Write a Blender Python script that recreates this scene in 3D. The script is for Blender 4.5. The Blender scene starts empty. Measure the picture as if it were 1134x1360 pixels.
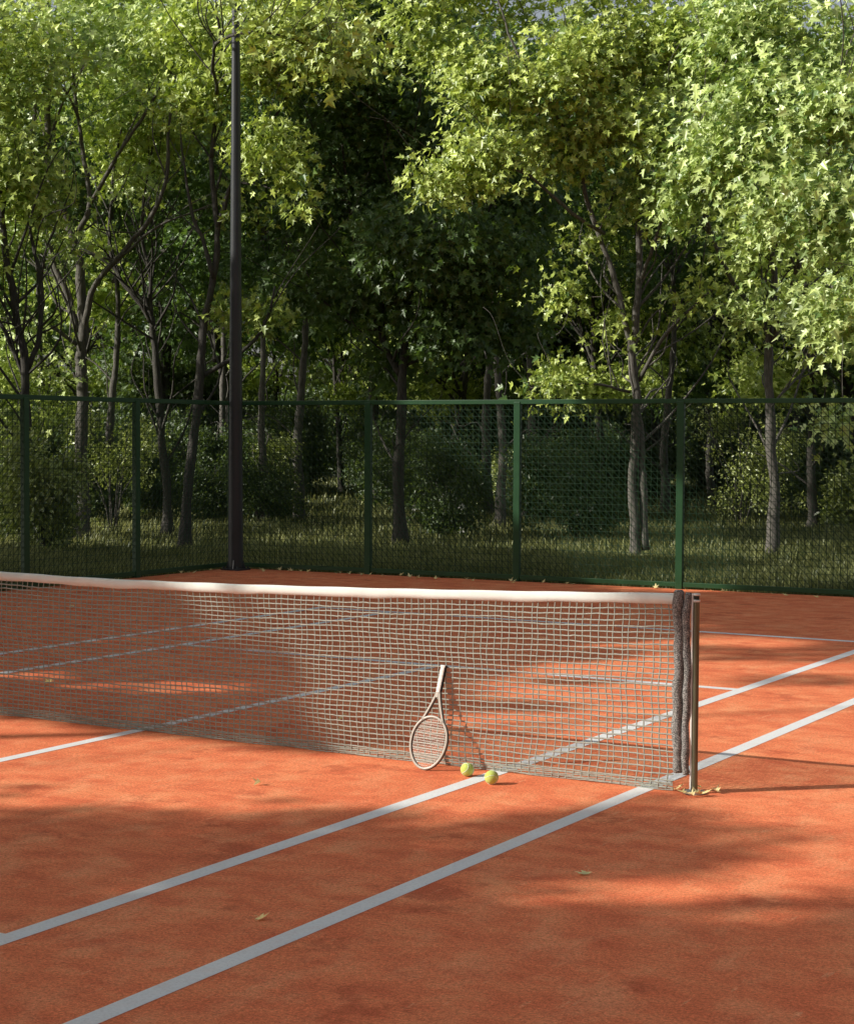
import bpy, math, random
import numpy as np
from mathutils import Vector, Matrix

rng = np.random.default_rng(7)
random.seed(7)
scene = bpy.context.scene
COL = scene.collection

# ------------------------------------------------------------------ camera
CAM = np.array([7.42361975, -8.9005624, 1.91644491])
FW = np.array([-0.50748456, 0.86056977, -0.04334853])
RT = np.array([0.86125973, 0.50814088, 0.00495199])
UP = np.array([-0.0262887, 0.03482129, 0.99904774])
FPX = 2369.8368
PW, PH = 1134.0, 1360.0


def ray(px, py):
    return FW + RT * ((px - PW / 2) / FPX) - UP * ((py - PH / 2) / FPX)


def at(px, py, depth):
    return CAM + ray(px, py) * depth


def on_ground(px, py, z=0.0):
    d = ray(px, py)
    return CAM + d * ((z - CAM[2]) / d[2])


def on_y(px, py, y):
    d = ray(px, py)
    return CAM + d * ((y - CAM[1]) / d[1])


def project(X):
    d = X - CAM
    z = d @ FW
    return PW / 2 + FPX * (d @ RT) / z, PH / 2 - FPX * (d @ UP) / z, z


SUN = np.array([-1.34, -1.22, 1.0])          # ground -> sun, per metre of height
SUN_EL = math.atan2(1.0, math.hypot(1.34, 1.22))


# ------------------------------------------------------------------ objects
def tag(o, label=None, cat=None, group=None, kind=None):
    if label: o['label'] = label
    if cat: o['category'] = cat
    if group: o['group'] = group
    if kind: o['kind'] = kind
    return o


def empty(name, loc=(0, 0, 0), rz=0.0):
    o = bpy.data.objects.new(name, None)
    o.empty_display_size = 0.2
    o.location = loc
    o.rotation_euler = (0, 0, rz)
    COL.objects.link(o)
    return o


class MB:
    """collects vertices and faces of mixed size in numpy-friendly lists"""
    def __init__(self):
        self.v = []; self.n = 0
        self.loops = []; self.tot = []; self.mi = []; self.sm = []
        self.tint = []

    def add(self, V, F, mi=0, smooth=True, tint=None):
        """V (n,3) array, F (m,k) int array"""
        V = np.asarray(V, float).reshape(-1, 3)
        F = np.asarray(F, int)
        self.v.append(V)
        self.loops.append((F + self.n).ravel())
        self.tot.append(np.full(len(F), F.shape[1]))
        self.mi.append(np.full(len(F), mi)); self.sm.append(np.full(len(F), smooth))
        self.tint.append(np.full(len(F), 0.5) if tint is None else np.asarray(tint))
        self.n += len(V)

    def more(self, F, mi):
        """more faces on the vertices added last"""
        F = np.asarray(F, int); self.loops.append((F + self.n - len(self.v[-1])).ravel()); self.tot.append(np.full(len(F), F.shape[1]))
        self.mi.append(np.full(len(F), mi)); self.sm.append(np.full(len(F), True)); self.tint.append(np.full(len(F), 0.5))

    def tube(self, pts, rad, sides=6, mi=0, cap=True, smooth=True, flat=1.0):
        pts = np.asarray(pts, float); n = len(pts)
        rad = np.broadcast_to(np.asarray(rad, float), (n,))
        t = np.gradient(pts, axis=0)
        t /= np.linalg.norm(t, axis=1)[:, None] + 1e-12
        ref = np.array([0, 0, 1.0]) if abs(t[:, 2]).mean() < 0.75 else np.array([1.0, 0, 0])
        a = np.cross(t, ref); a /= np.linalg.norm(a, axis=1)[:, None] + 1e-12
        b = np.cross(a, t)
        ang = np.arange(sides) / sides * 2 * math.pi
        V = pts[:, None, :] + rad[:, None, None] * (a[:, None, :] * np.cos(ang)[None, :, None] * flat + b[:, None, :] * np.sin(ang)[None, :, None])
        i = np.arange(n - 1)[:, None] * sides; j = np.arange(sides)[None, :]
        j2 = (j + 1) % sides
        F = np.stack([i + j, i + j2, i + sides + j2, i + sides + j], -1).reshape(-1, 4)
        self.add(V.reshape(-1, 3), F, mi, smooth)
        if cap:
            base = self.n - n * sides
            for s in (range(sides - 1, -1, -1), range((n - 1) * sides, n * sides)):
                self.loops.append(np.array([base + q for q in s])); self.tot.append(np.array([sides]))
                self.mi.append(np.array([mi])); self.sm.append(np.array([False])); self.tint.append(np.array([0.5]))

    def box(self, c, s, mi=0, rot=None):
        x, y, z = np.array(s) / 2.0
        V = np.array([[-x, -y, -z], [x, -y, -z], [x, y, -z], [-x, y, -z], [-x, -y, z], [x, -y, z], [x, y, z], [-x, y, z]])
        if rot is not None: V = V @ np.array(rot).T
        V = V + np.array(c)
        F = [[0, 3, 2, 1], [4, 5, 6, 7], [0, 1, 5, 4], [1, 2, 6, 5], [2, 3, 7, 6], [3, 0, 4, 7]]
        self.add(V, F, mi, False)

    def lathe(self, prof, sides=24, mi=0, c=(0, 0, 0)):
        prof = np.array(prof, float); n = len(prof)
        ang = np.arange(sides) / sides * 2 * math.pi
        V = np.stack([prof[:, None, 0] * np.cos(ang), prof[:, None, 0] * np.sin(ang), np.repeat(prof[:, 1:2], sides, 1)], -1) + np.array(c)
        i = np.arange(n - 1)[:, None] * sides; j = np.arange(sides)[None, :]; j2 = (j + 1) % sides
        F = np.stack([i + j, i + j2, i + sides + j2, i + sides + j], -1).reshape(-1, 4)
        self.add(V.reshape(-1, 3), F, mi, True)

    def mesh(self, name, mats):
        me = bpy.data.meshes.new(name)
        V = np.concatenate(self.v); L = np.concatenate(self.loops); T = np.concatenate(self.tot)
        me.vertices.add(len(V)); me.vertices.foreach_set('co', V.astype(np.float32).ravel())
        me.loops.add(len(L)); me.loops.foreach_set('vertex_index', L.astype(np.int32))
        me.polygons.add(len(T))
        me.polygons.foreach_set('loop_start', np.concatenate([[0], np.cumsum(T)[:-1]]).astype(np.int32))
        me.polygons.foreach_set('loop_total', T.astype(np.int32))
        if not isinstance(mats, (list, tuple)): mats = [mats]
        for m in mats: me.materials.append(m)
        me.polygons.foreach_set('material_index', np.concatenate(self.mi).astype(np.int32))
        me.polygons.foreach_set('use_smooth', np.concatenate(self.sm).astype(bool))
        at_ = me.attributes.new('tint', 'FLOAT', 'FACE')
        at_.data.foreach_set('value', np.concatenate(self.tint).astype(np.float32))
        me.update(calc_edges=True)
        return me

    def build(self, name, mats, parent=None, origin=None):
        if origin is not None:
            o_ = np.array(origin, float)
            self.v = [v - o_ for v in self.v]
        ob = bpy.data.objects.new(name, self.mesh(name, mats))
        COL.objects.link(ob)
        if parent is not None: ob.parent = parent
        elif origin is not None: ob.location = origin
        return ob


def bevel(o, w=0.003, seg=2):
    m = o.modifiers.new('bevel', 'BEVEL'); m.width = w; m.segments = seg; m.limit_method = 'ANGLE'
    return o


# ------------------------------------------------------------------ materials
def mat(name):
    m = bpy.data.materials.new(name); m.use_nodes = True
    nt = m.node_tree
    for n in list(nt.nodes): nt.nodes.remove(n)
    out = nt.nodes.new('ShaderNodeOutputMaterial')
    return m, nt, out


def N(nt, t, **kw):
    n = nt.nodes.new(t)
    for k, v in kw.items():
        if k.startswith('i_'): n.inputs[k[2:].replace('_', ' ')].default_value = v
        else: setattr(n, k, v)
    return n


def ramp(nt, fac, stops):
    r = nt.nodes.new('ShaderNodeValToRGB')
    e = r.color_ramp.elements
    while len(e) < len(stops): e.new(0.5)
    for k, (p, c) in enumerate(stops):
        e[k].position = p; e[k].color = (*c, 1)
    nt.links.new(fac, r.inputs['Fac'])
    return r.outputs['Color']


def noise(nt, scale, detail=4, rough=0.55, vec=None, stretch=None):
    n = nt.nodes.new('ShaderNodeTexNoise')
    n.inputs['Scale'].default_value = scale; n.inputs['Detail'].default_value = detail; n.inputs['Roughness'].default_value = rough
    tc = nt.nodes.new('ShaderNodeTexCoord')
    src = tc.outputs['Object']
    if stretch:
        mp = nt.nodes.new('ShaderNodeMapping'); mp.inputs['Scale'].default_value = stretch
        nt.links.new(src, mp.inputs['Vector']); src = mp.outputs['Vector']
    nt.links.new(src, n.inputs['Vector'])
    return n.outputs['Fac']


def mixc(nt, fac, a, b, mode='MIX'):
    m = nt.nodes.new('ShaderNodeMix'); m.data_type = 'RGBA'; m.blend_type = mode
    for sock, val in ((m.inputs['Factor'], fac), (m.inputs['A'], a), (m.inputs['B'], b)):
        if hasattr(val, 'links'): nt.links.new(val, sock)
        else: sock.default_value = val if isinstance(val, (int, float)) else (*val, 1)
    return m.outputs['Result']


def bump(nt, h, strength=0.3, dist=0.01):
    b = nt.nodes.new('ShaderNodeBump'); b.inputs['Strength'].default_value = strength; b.inputs['Distance'].default_value = dist
    nt.links.new(h, b.inputs['Height'])
    return b.outputs['Normal']


def simple(name, c1, c2, scale=20, rough=0.6, metal=0.0, bstr=0.15, bd=0.004, spec=0.5, stretch=None, detail=4):
    m, nt, out = mat(name)
    p = nt.nodes.new('ShaderNodeBsdfPrincipled')
    f = noise(nt, scale, detail, 0.6, stretch=stretch)
    nt.links.new(ramp(nt, f, [(0.3, c1), (0.7, c2)]), p.inputs['Base Color'])
    p.inputs['Roughness'].default_value = rough; p.inputs['Metallic'].default_value = metal
    p.inputs['Specular IOR Level'].default_value = spec
    if bstr: nt.links.new(bump(nt, f, bstr, bd), p.inputs['Normal'])
    nt.links.new(p.outputs[0], out.inputs[0])
    return m


def leafy(name, dark, light, trans, tw=0.4, gloss=0.10, grough=0.42):
    """leaf blade: diffuse + light coming through + a weak waxy sheen"""
    m, nt, out = mat(name)
    a = N(nt, 'ShaderNodeAttribute', attribute_name='tint')
    c = ramp(nt, a.outputs['Fac'], [(0.0, dark), (0.6, light), (1.0, tuple(min(1, x * 1.3) for x in light))])
    t = mixc(nt, 0.35, trans, c)
    d = nt.nodes.new('ShaderNodeBsdfDiffuse'); tr = nt.nodes.new('ShaderNodeBsdfTranslucent'); g = nt.nodes.new('ShaderNodeBsdfGlossy')
    nt.links.new(c, d.inputs['Color']); nt.links.new(t, tr.inputs['Color'])
    g.inputs['Roughness'].default_value = grough; g.inputs['Color'].default_value = (0.9, 0.95, 0.9, 1)
    m1 = nt.nodes.new('ShaderNodeMixShader'); m1.inputs['Fac'].default_value = tw
    nt.links.new(d.outputs[0], m1.inputs[1]); nt.links.new(tr.outputs[0], m1.inputs[2])
    m2 = nt.nodes.new('ShaderNodeMixShader'); m2.inputs['Fac'].default_value = gloss
    nt.links.new(m1.outputs[0], m2.inputs[1]); nt.links.new(g.outputs[0], m2.inputs[2])
    nt.links.new(m2.outputs[0], out.inputs[0])
    return m


def clay_mat():
    m, nt, out = mat('clay')
    p = nt.nodes.new('ShaderNodeBsdfPrincipled')
    big = noise(nt, 0.55, 6, 0.6)
    mid = noise(nt, 3.2, 8, 0.65, stretch=(1, 1.6, 1))
    sweep = noise(nt, 4.0, 7, 0.65, stretch=(1.0, 0.55, 1))
    fine = noise(nt, 62, 4, 0.75)
    grain = noise(nt, 150, 3, 0.7)
    c = ramp(nt, mid, [(0.33, (0.73, 0.170, 0.078)), (0.5, (0.89, 0.252, 0.112)), (0.67, (0.96, 0.345, 0.158))])
    c = mixc(nt, ramp(nt, big, [(0.45, (0, 0, 0)), (0.68, (0.5, 0.5, 0.5))]), c, (0.74, 0.175, 0.076))
    c = mixc(nt, ramp(nt, sweep, [(0.5, (0, 0, 0)), (0.70, (0.5, 0.5, 0.5))]), c, (0.98, 0.45, 0.225))
    damp = noise(nt, 1.5, 6, 0.7)
    c = mixc(nt, ramp(nt, damp, [(0.58, (0, 0, 0)), (0.64, (0.6, 0.6, 0.6))]), c, (0.54, 0.118, 0.056))
    spots = noise(nt, 9, 5, 0.7)
    c = mixc(nt, ramp(nt, spots, [(0.62, (0, 0, 0)), (0.72, (0.35, 0.35, 0.35))]), c, (0.46, 0.110, 0.055))
    scuff = noise(nt, 7, 6, 0.7, stretch=(2.6, 0.5, 1))
    c = mixc(nt, ramp(nt, scuff, [(0.62, (0, 0, 0)), (0.68, (0.45, 0.45, 0.45))]), c, (0.98, 0.50, 0.27))
    vo = nt.nodes.new('ShaderNodeTexVoronoi'); vo.inputs['Scale'].default_value = 1.7
    tc = nt.nodes.new('ShaderNodeTexCoord'); mp = nt.nodes.new('ShaderNodeMapping'); mp.inputs['Scale'].default_value = (1.0, .7, 1.0); mp.inputs['Rotation'].default_value = (0, 0, .5)
    nt.links.new(tc.outputs['Object'], mp.inputs['Vector']); nt.links.new(mp.outputs['Vector'], vo.inputs['Vector'])
    ad = nt.nodes.new('ShaderNodeMath'); ad.operation = 'MULTIPLY_ADD'; ad.inputs[1].default_value = .10; nt.links.new(spots, ad.inputs[0]); nt.links.new(vo.outputs['Distance'], ad.inputs[2])
    c = mixc(nt, ramp(nt, ad.outputs[0], [(0.095, (0.40, 0.40, 0.40)), (0.125, (0, 0, 0))]), c, (0.50, 0.125, 0.062))
    c = mixc(nt, 1.0, c, ramp(nt, fine, [(0.30, (0.66, 0.62, 0.60)), (0.5, (1, 1, 1)), (0.72, (1.28, 1.30, 1.34))]), 'MULTIPLY')
    c = mixc(nt, 1.0, c, ramp(nt, grain, [(0.3, (0.74, 0.72, 0.72)), (0.7, (1.22, 1.24, 1.25))]), 'MULTIPLY')
    nt.links.new(c, p.inputs['Base Color'])
    p.inputs['Roughness'].default_value = 0.95; p.inputs['Specular IOR Level'].default_value = 0.12
    nt.links.new(bump(nt, fine, 0.6, 0.004), p.inputs['Normal'])
    nt.links.new(p.outputs[0], out.inputs[0])
    return m


def line_mat():
    m, nt, out = mat('court_paint')
    p = nt.nodes.new('ShaderNodeBsdfPrincipled')
    f = noise(nt, 70, 5, 0.75); g = noise(nt, 6, 5, 0.6)
    c = ramp(nt, f, [(0.25, (0.66, 0.66, 0.66)), (0.5, (0.81, 0.81, 0.81)), (0.75, (0.88, 0.88, 0.88))])
    c = mixc(nt, ramp(nt, g, [(0.48, (0, 0, 0)), (0.75, (0.26, 0.26, 0.26))]), c, (0.76, 0.52, 0.42))
    sp = noise(nt, 130, 3, 0.6)
    c = mixc(nt, ramp(nt, sp, [(0.66, (0, 0, 0)), (0.74, (0.6, 0.6, 0.6))]), c, (0.46, 0.24, 0.17))
    nt.links.new(c, p.inputs['Base Color']); p.inputs['Roughness'].default_value = 0.9
    p.inputs['Specular IOR Level'].default_value = 0.15
    nt.links.new(bump(nt, f, 0.35, 0.002), p.inputs['Normal'])
    nt.links.new(p.outputs[0], out.inputs[0])
    return m


def bark_mat(name, c1, c2):
    m, nt, out = mat(name)
    p = nt.nodes.new('ShaderNodeBsdfPrincipled')
    f = noise(nt, 9, 8, 0.7, stretch=(5, 5, 0.8)); g = noise(nt, 3, 4, 0.6)
    c = ramp(nt, f, [(0.32, c1), (0.65, c2)])
    c = mixc(nt, ramp(nt, g, [(0.5, (0, 0, 0)), (0.75, (0.4, 0.4, 0.4))]), c, (0.085, 0.095, 0.05))
    nt.links.new(c, p.inputs['Base Color']); p.inputs['Roughness'].default_value = 0.9
    nt.links.new(bump(nt, f, 0.9, 0.02), p.inputs['Normal'])
    nt.links.new(p.outputs[0], out.inputs[0])
    return m


def heather_mat():
    m, nt, out = mat('heather_fabric')
    p = nt.nodes.new('ShaderNodeBsdfPrincipled')
    f = noise(nt, 170, 3, 0.75); g = noise(nt, 30, 3, 0.6)
    c = ramp(nt, f, [(0.36, (0.04, 0.039, 0.039)), (0.5, (0.19, 0.185, 0.18)), (0.62, (0.50, 0.48, 0.45))])
    c = mixc(nt, 1.0, c, ramp(nt, g, [(0.3, (0.7, 0.7, 0.7)), (0.7, (1.1, 1.1, 1.1))]), 'MULTIPLY')
    nt.links.new(c, p.inputs['Base Color']); p.inputs['Roughness'].default_value = 1.0; p.inputs['Specular IOR Level'].default_value = 0.1
    nt.links.new(bump(nt, f, 0.5, 0.003), p.inputs['Normal'])
    nt.links.new(p.outputs[0], out.inputs[0])
    return m


def ball_mat():
    m, nt, out = mat('ball_felt')
    p = nt.nodes.new('ShaderNodeBsdfPrincipled')
    f = noise(nt, 260, 3, 0.7)
    nt.links.new(ramp(nt, f, [(0.3, (0.46, 0.56, 0.09)), (0.7, (0.62, 0.72, 0.20))]), p.inputs['Base Color'])
    p.inputs['Roughness'].default_value = 1.0; p.inputs['Specular IOR Level'].default_value = 0.1
    p.inputs['Sheen Weight'].default_value = 0.25
    nt.links.new(bump(nt, f, 0.6, 0.003), p.inputs['Normal'])
    nt.links.new(p.outputs[0], out.inputs[0])
    return m


M = {}
M['clay'] = clay_mat()
M['line'] = line_mat()
M['soil'] = simple('woodland_soil', (0.026, 0.030, 0.012), (0.085, 0.095, 0.036), 1.7, 0.95, 0, 0.4, 0.05, 0.1, detail=9)
M['green'] = simple('green_paint', (0.008, 0.050, 0.015), (0.012, 0.064, 0.020), 6, 0.42, 0, 0.03, 0.002, 0.4)
M['wire'] = simple('green_wire', (0.006, 0.032, 0.011), (0.008, 0.042, 0.015), 8, 0.45, 0, 0, 0, 0.4)
M['pole'] = simple('dark_grey_paint', (0.020, 0.024, 0.029), (0.029, 0.034, 0.040), 3, 0.42, 0, 0.04, 0.002, 0.5)
M['post'] = simple('olive_reflection_metal', (0.12, 0.118, 0.075), (0.17, 0.165, 0.11), 20, 0.28, 0.55, 0.03, 0.001, 0.5, stretch=(4, 4, 0.3))  # olive tint stands in for dark wood reflected in the silver post
M['alu'] = simple('pale_aluminium', (0.70, 0.69, 0.66), (0.80, 0.79, 0.76), 20, 0.5, 0.15, 0.03, 0.001, 0.5)
M['steel'] = simple('brushed_steel', (0.50, 0.49, 0.46), (0.62, 0.60, 0.57), 30, 0.24, 1.0, 0.04, 0.001, 0.5, stretch=(4, 4, 0.3))
M['steel_rough'] = simple('weathered_steel', (0.42, 0.42, 0.42), (0.55, 0.55, 0.54), 40, 0.5, 0.9, 0.08, 0.001)
M['dark'] = simple('dark_recess', (0.012, 0.016, 0.012), (0.02, 0.024, 0.018), 30, 0.7, 0, 0)
M['tape'] = simple('white_canvas', (0.70, 0.745, 0.71), (0.78, 0.82, 0.78), 9, 0.85, 0, 0.12, 0.006, 0.15, detail=6)
M['cord'] = simple('net_cord', (0.28, 0.285, 0.245), (0.42, 0.425, 0.37), 60, 0.8, 0, 0.2, 0.001, 0.2)
M['heather'] = heather_mat()
M['racket'] = simple('cream_lacquer', (0.38, 0.345, 0.295), (0.43, 0.39, 0.335), 30, 0.32, 0, 0.02, 0.001, 0.5)
M['racket_in'] = simple('brown_lacquer', (0.045, 0.035, 0.030), (0.07, 0.055, 0.045), 30, 0.35, 0, 0, 0, 0.5)
M['grip'] = simple('white_grip_tape', (0.70, 0.68, 0.64), (0.80, 0.78, 0.74), 80, 0.75, 0, 0.2, 0.002, 0.2)
M['grip_shade'] = simple('grip_side_shade', (0.02, 0.018, 0.017), (0.035, 0.03, 0.028), 80, 0.7, 0, 0.2, 0.002, 0.2)  # shadow on the grip's sides, painted black
M['string'] = simple('string', (0.74, 0.70, 0.63), (0.82, 0.78, 0.72), 60, 0.5, 0, 0)
M['ball'] = ball_mat()
M['seam'] = simple('white_rubber_seam', (0.72, 0.76, 0.60), (0.80, 0.83, 0.70), 60, 0.8, 0, 0)
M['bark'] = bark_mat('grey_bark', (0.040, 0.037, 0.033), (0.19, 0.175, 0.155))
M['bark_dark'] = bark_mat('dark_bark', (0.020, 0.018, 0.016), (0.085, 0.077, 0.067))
M['twig'] = simple('twig_bark', (0.10, 0.09, 0.075), (0.25, 0.225, 0.185), 20, 0.9, 0, 0)
M['leaf'] = leafy('maple_leaf', (0.065, 0.135, 0.022), (0.56, 0.66, 0.150), (0.46, 0.62, 0.05), 0.28, 0.06)
M['leaf_light'] = leafy('pale_maple_leaf', (0.09, 0.185, 0.035), (0.62, 0.74, 0.255), (0.48, 0.68, 0.07), 0.28, 0.07)
M['leaf_dark'] = leafy('shaded_maple_leaf', (0.022, 0.056, 0.015), (0.12, 0.20, 0.052), (0.24, 0.40, 0.035), 0.30, 0.05)  # darker copy of the maple leaf, the wood's shade put into its colour
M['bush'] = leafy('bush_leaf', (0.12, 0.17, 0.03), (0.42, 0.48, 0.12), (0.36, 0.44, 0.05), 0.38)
M['bush_dark_shade'] = leafy('dark_shade_bush_leaf', (0.030, 0.060, 0.018), (0.085, 0.135, 0.038), (0.20, 0.28, 0.03), 0.38, 0.05)  # dark bushes; on the undergrowth this colour stands in for canopy shade
M['petal'] = leafy('white_petal', (0.60, 0.60, 0.55), (0.78, 0.78, 0.72), (0.7, 0.7, 0.6), 0.3, 0.03)
M['grass'] = leafy('grass_blade', (0.022, 0.042, 0.014), (0.36, 0.375, 0.16), (0.50, 0.50, 0.15), 0.34, 0.02)
M['fallen'] = leafy('yellow_fallen_leaf', (0.72, 0.52, 0.16), (0.88, 0.74, 0.38), (0.7, 0.5, 0.15), 0.12, 0.03)

# ------------------------------------------------------------------ world, sun, camera
w = bpy.data.worlds.new('World'); scene.world = w; w.use_nodes = True
nt = w.node_tree
sky = nt.nodes.new('ShaderNodeTexSky'); sky.sky_type = 'NISHITA'; sky.sun_disc = False
sky.sun_elevation = SUN_EL
sky.sun_rotation = math.atan2(SUN[0], SUN[1])
sky.air_density = 1.0; sky.dust_density = 3.0; sky.ozone_density = 1.0
bg = nt.nodes['Background']; bg.inputs['Strength'].default_value = 0.15
hs = nt.nodes.new('ShaderNodeHueSaturation'); hs.inputs['Saturation'].default_value = 0.42; hs.inputs['Value'].default_value = 0.80
nt.links.new(sky.outputs[0], hs.inputs['Color']); nt.links.new(hs.outputs[0], bg.inputs['Color'])

sl = bpy.data.lights.new('sun', 'SUN'); sl.energy = 5.0; sl.angle = math.radians(0.7); sl.color = (1.0, 0.95, 0.84)
so = bpy.data.objects.new('sun', sl); COL.objects.link(so)
so.rotation_euler = Vector(-SUN).to_track_quat('-Z', 'Y').to_euler()
so.location = (-12, -12, 14)

cd = bpy.data.cameras.new('camera'); cam = bpy.data.objects.new('camera', cd); COL.objects.link(cam)
cam.matrix_world = Matrix(((RT[0], UP[0], -FW[0], CAM[0]), (RT[1], UP[1], -FW[1], CAM[1]), (RT[2], UP[2], -FW[2], CAM[2]), (0, 0, 0, 1)))
cd.sensor_fit = 'HORIZONTAL'; cd.sensor_width = 36; cd.lens = FPX / PW * 36
cd.clip_start = 0.1; cd.clip_end = 2000
scene.camera = cam
scene.view_settings.view_transform = 'Standard'; scene.view_settings.look = 'None'
scene.view_settings.exposure = 0; scene.view_settings.gamma = 1
scene.render.engine = 'CYCLES'
cy = scene.cycles
cy.max_bounces = 6; cy.diffuse_bounces = 2; cy.glossy_bounces = 3; cy.transmission_bounces = 4; cy.transparent_max_bounces = 4
cy.use_denoising = True; cy.sample_clamp_indirect = 6
cy.caustics_reflective = False; cy.caustics_refractive = False

# ------------------------------------------------------------------ ground, court, lines
FX0, FY0 = -7.90, 11.60                     # fence corner
FDIR = np.array([1.0, 0.045, 0.0]); FDIR /= np.linalg.norm(FDIR)
LDIR = np.array([0.0, -1.0, 0.0])


def sheet(name, x0, x1, y0, y1, z, m):
    b = MB(); b.add([[x0, y0, z], [x1, y0, z], [x1, y1, z], [x0, y1, z]], [[0, 1, 2, 3]], 0, False)
    return tag(b.build(name, m), kind='structure')


sheet('ground', -700, 700, -700, 700, -0.03, M['soil'])
b = MB()
crn = np.array([FX0, FY0, 0]); far_r = crn + FDIR * 24
b.add([[FX0, -24, 0], [far_r[0], -24, 0], far_r, crn], [[0, 1, 2, 3]], 0, False)
tag(b.build('clay_court', M['clay']), kind='structure')

S_, D_, C_, T1, T2, BL = 2.668, 3.565, 0.02, 3.85, -3.957, 7.40
LW = 0.098


def line(x0, x1, y0, y1, z=0.0018):
    b = MB(); b.add([[x0, y0, z], [x1, y0, z], [x1, y1, z], [x0, y1, z]], [[0, 1, 2, 3]], 0, False)
    tag(b.build('court_line', M['line']), kind='structure')


h = LW / 2
line(S_ - h, S_ + h, -BL, BL); line(D_ - h, D_ + h, -BL, BL)
line(-S_ - h, -S_ + h, -BL, BL); line(-D_ - h, -D_ + h, -BL, BL)
line(C_ - h * .9, C_ + h * .9, T2 + h, T1 - h)
line(-S_ + h, S_ - h, T1 - h, T1 + h); line(-S_ + h, S_ - h, T2 - h, T2 + h)
line(-D_ - h, D_ + h, BL, BL + LW); line(-D_ - h, D_ + h, -BL - LW, -BL)

# ------------------------------------------------------------------ tennis net
PX = 3.842
NX0, NX1 = -PX + 0.03, PX - 0.118


def tape_top(x):
    return 0.972 + 0.105 * (np.abs(x + 0.4) / 4.2) ** 1.6


net = empty('tennis_net', (0, 0, 0))
tag(net, 'long sagging tennis net with white top tape stretched across the clay court', 'tennis net')
TH = 0.058


def net_off(x, z):
    """slow billow of the netting"""
    y = 0.010 * np.sin(x * 2.3 + 0.6) * np.sin(z * 3.0) + 0.006 * np.sin(x * 6.1 + z * 5) * (1.0 - z * 0.6)
    dx = 0.006 * np.sin(z * 9 + x * 1.7) + 0.004 * np.sin(z * 23 + x * 3.1)
    return dx, y


b = MB()
cell = 0.046
nv = int((NX1 - NX0) / cell)
rows = 30
hem_z = 0.056
fr = np.linspace(0, 1, rows + 1)[:-1]           # fraction from hem to tape
for j in range(rows):
    xs = np.linspace(NX0, NX1, nv * 2 + 1)
    top = tape_top(xs) - TH
    z = hem_z + (top - hem_z) * fr[j]
    z = z + 0.0028 * np.sin(xs * 5.3 + j * .5) + 0.0016 * np.sin(xs * 23 + j * 4.1) + rng.normal(0, 0.0008, len(xs))
    dx, y = net_off(xs, z)
    b.tube(np.stack([xs, y, z], 1), 0.0046, 4, 0, False)
xv = NX0 + cell * (np.arange(nv + 1)) + rng.normal(0, 0.0018, nv + 1)
for x in xv:
    top = tape_top(x) - TH + 0.004
    z = np.concatenate([np.linspace(0.004, hem_z, 5)[:-1], np.linspace(hem_z, top, 46)])
    xx = x + 0 * z
    dx, y = net_off(xx, z)
    b.tube(np.stack([xx + dx + np.cumsum(rng.normal(0, 0.0006, len(z))), y, z], 1), 0.0039, 4, 0, False)
b.build('netting', M['cord'], net)
b = MB()
for j, zz in enumerate(np.linspace(0.006, 0.046, 6)):
    xs = np.linspace(NX0, NX1, nv * 2 + 1)
    z = zz + 0.0022 * np.sin(xs * 12 + j * 2.2) + rng.normal(0, 0.0008, len(xs))
    dx, y = net_off(xs, z)
    b.tube(np.stack([xs, y + 0.004 * np.sin(xs * 17 + j), z], 1), 0.0034, 4, 0, False)
b.build('hem', M['cord'], net)
# folded tape: a closed band around the headline cable
b = MB()
xs = np.linspace(NX0, NX1 + 0.02, 260)
zt = tape_top(xs) + 0.0012 * np.sin(xs * 13)
prof = [(-0.007, -TH), (-0.010, -TH * .55), (-0.009, -0.012), (-0.004, -0.001), (0.004, -0.001), (0.009, -0.012), (0.010, -TH * .55), (0.007, -TH)]
V = []
for k, (yy, dz) in enumerate(prof):
    wob = 0.0022 * np.sin(xs * 8 + k * .7) + 0.0012 * np.sin(xs * 27 + k)
    lowz = (0.0025 * np.sin(xs * 6.3) + 0.0015 * np.sin(xs * 19 + 1)) * (1 if dz < -0.04 else 0)
    V.append(np.stack([xs, yy + wob, zt + dz + lowz], 1))
V = np.stack(V, 1)
n, k = V.shape[:2]
i = np.arange(n - 1)[:, None] * k; j = np.arange(k)[None, :]; j2 = (j + 1) % k
b.add(V.reshape(-1, 3), np.stack([i + j, i + j2, i + k + j2, i + k + j], -1).reshape(-1, 4))
b.add(V[-1], [list(range(k))], 0, False); b.add(V[0], [list(range(k))[::-1]], 0, False)
b.build('tape', M['tape'], net)
# gathered fabric sleeves at the post end
for (xc, r0, zb, zt_, ph) in ((PX - 0.094, 0.029, 0.105, 1.092, 0.0), (PX - 0.046, 0.021, 0.100, 1.080, 1.3)):
    b = MB()
    zs = np.linspace(zb, zt_, 90)
    rr = r0 * (1 + 0.06 * np.sin(zs * 26 + ph) + 0.035 * np.sin(zs * 57 + ph * 2) + rng.normal(0, 0.010, 90))
    rr[0] *= 0.75; rr[-1] *= 0.7
    xx = xc + 0.005 * np.sin(zs * 11 + ph) + 0.003 * np.sin(zs * 31)
    b.tube(np.stack([xx, 0.004 * np.sin(zs * 17 + ph) - 0.004, zs], 1), rr, 14, 0, True, flat=1.0)
    b.build('end_sleeve', M['heather'], net)
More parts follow.
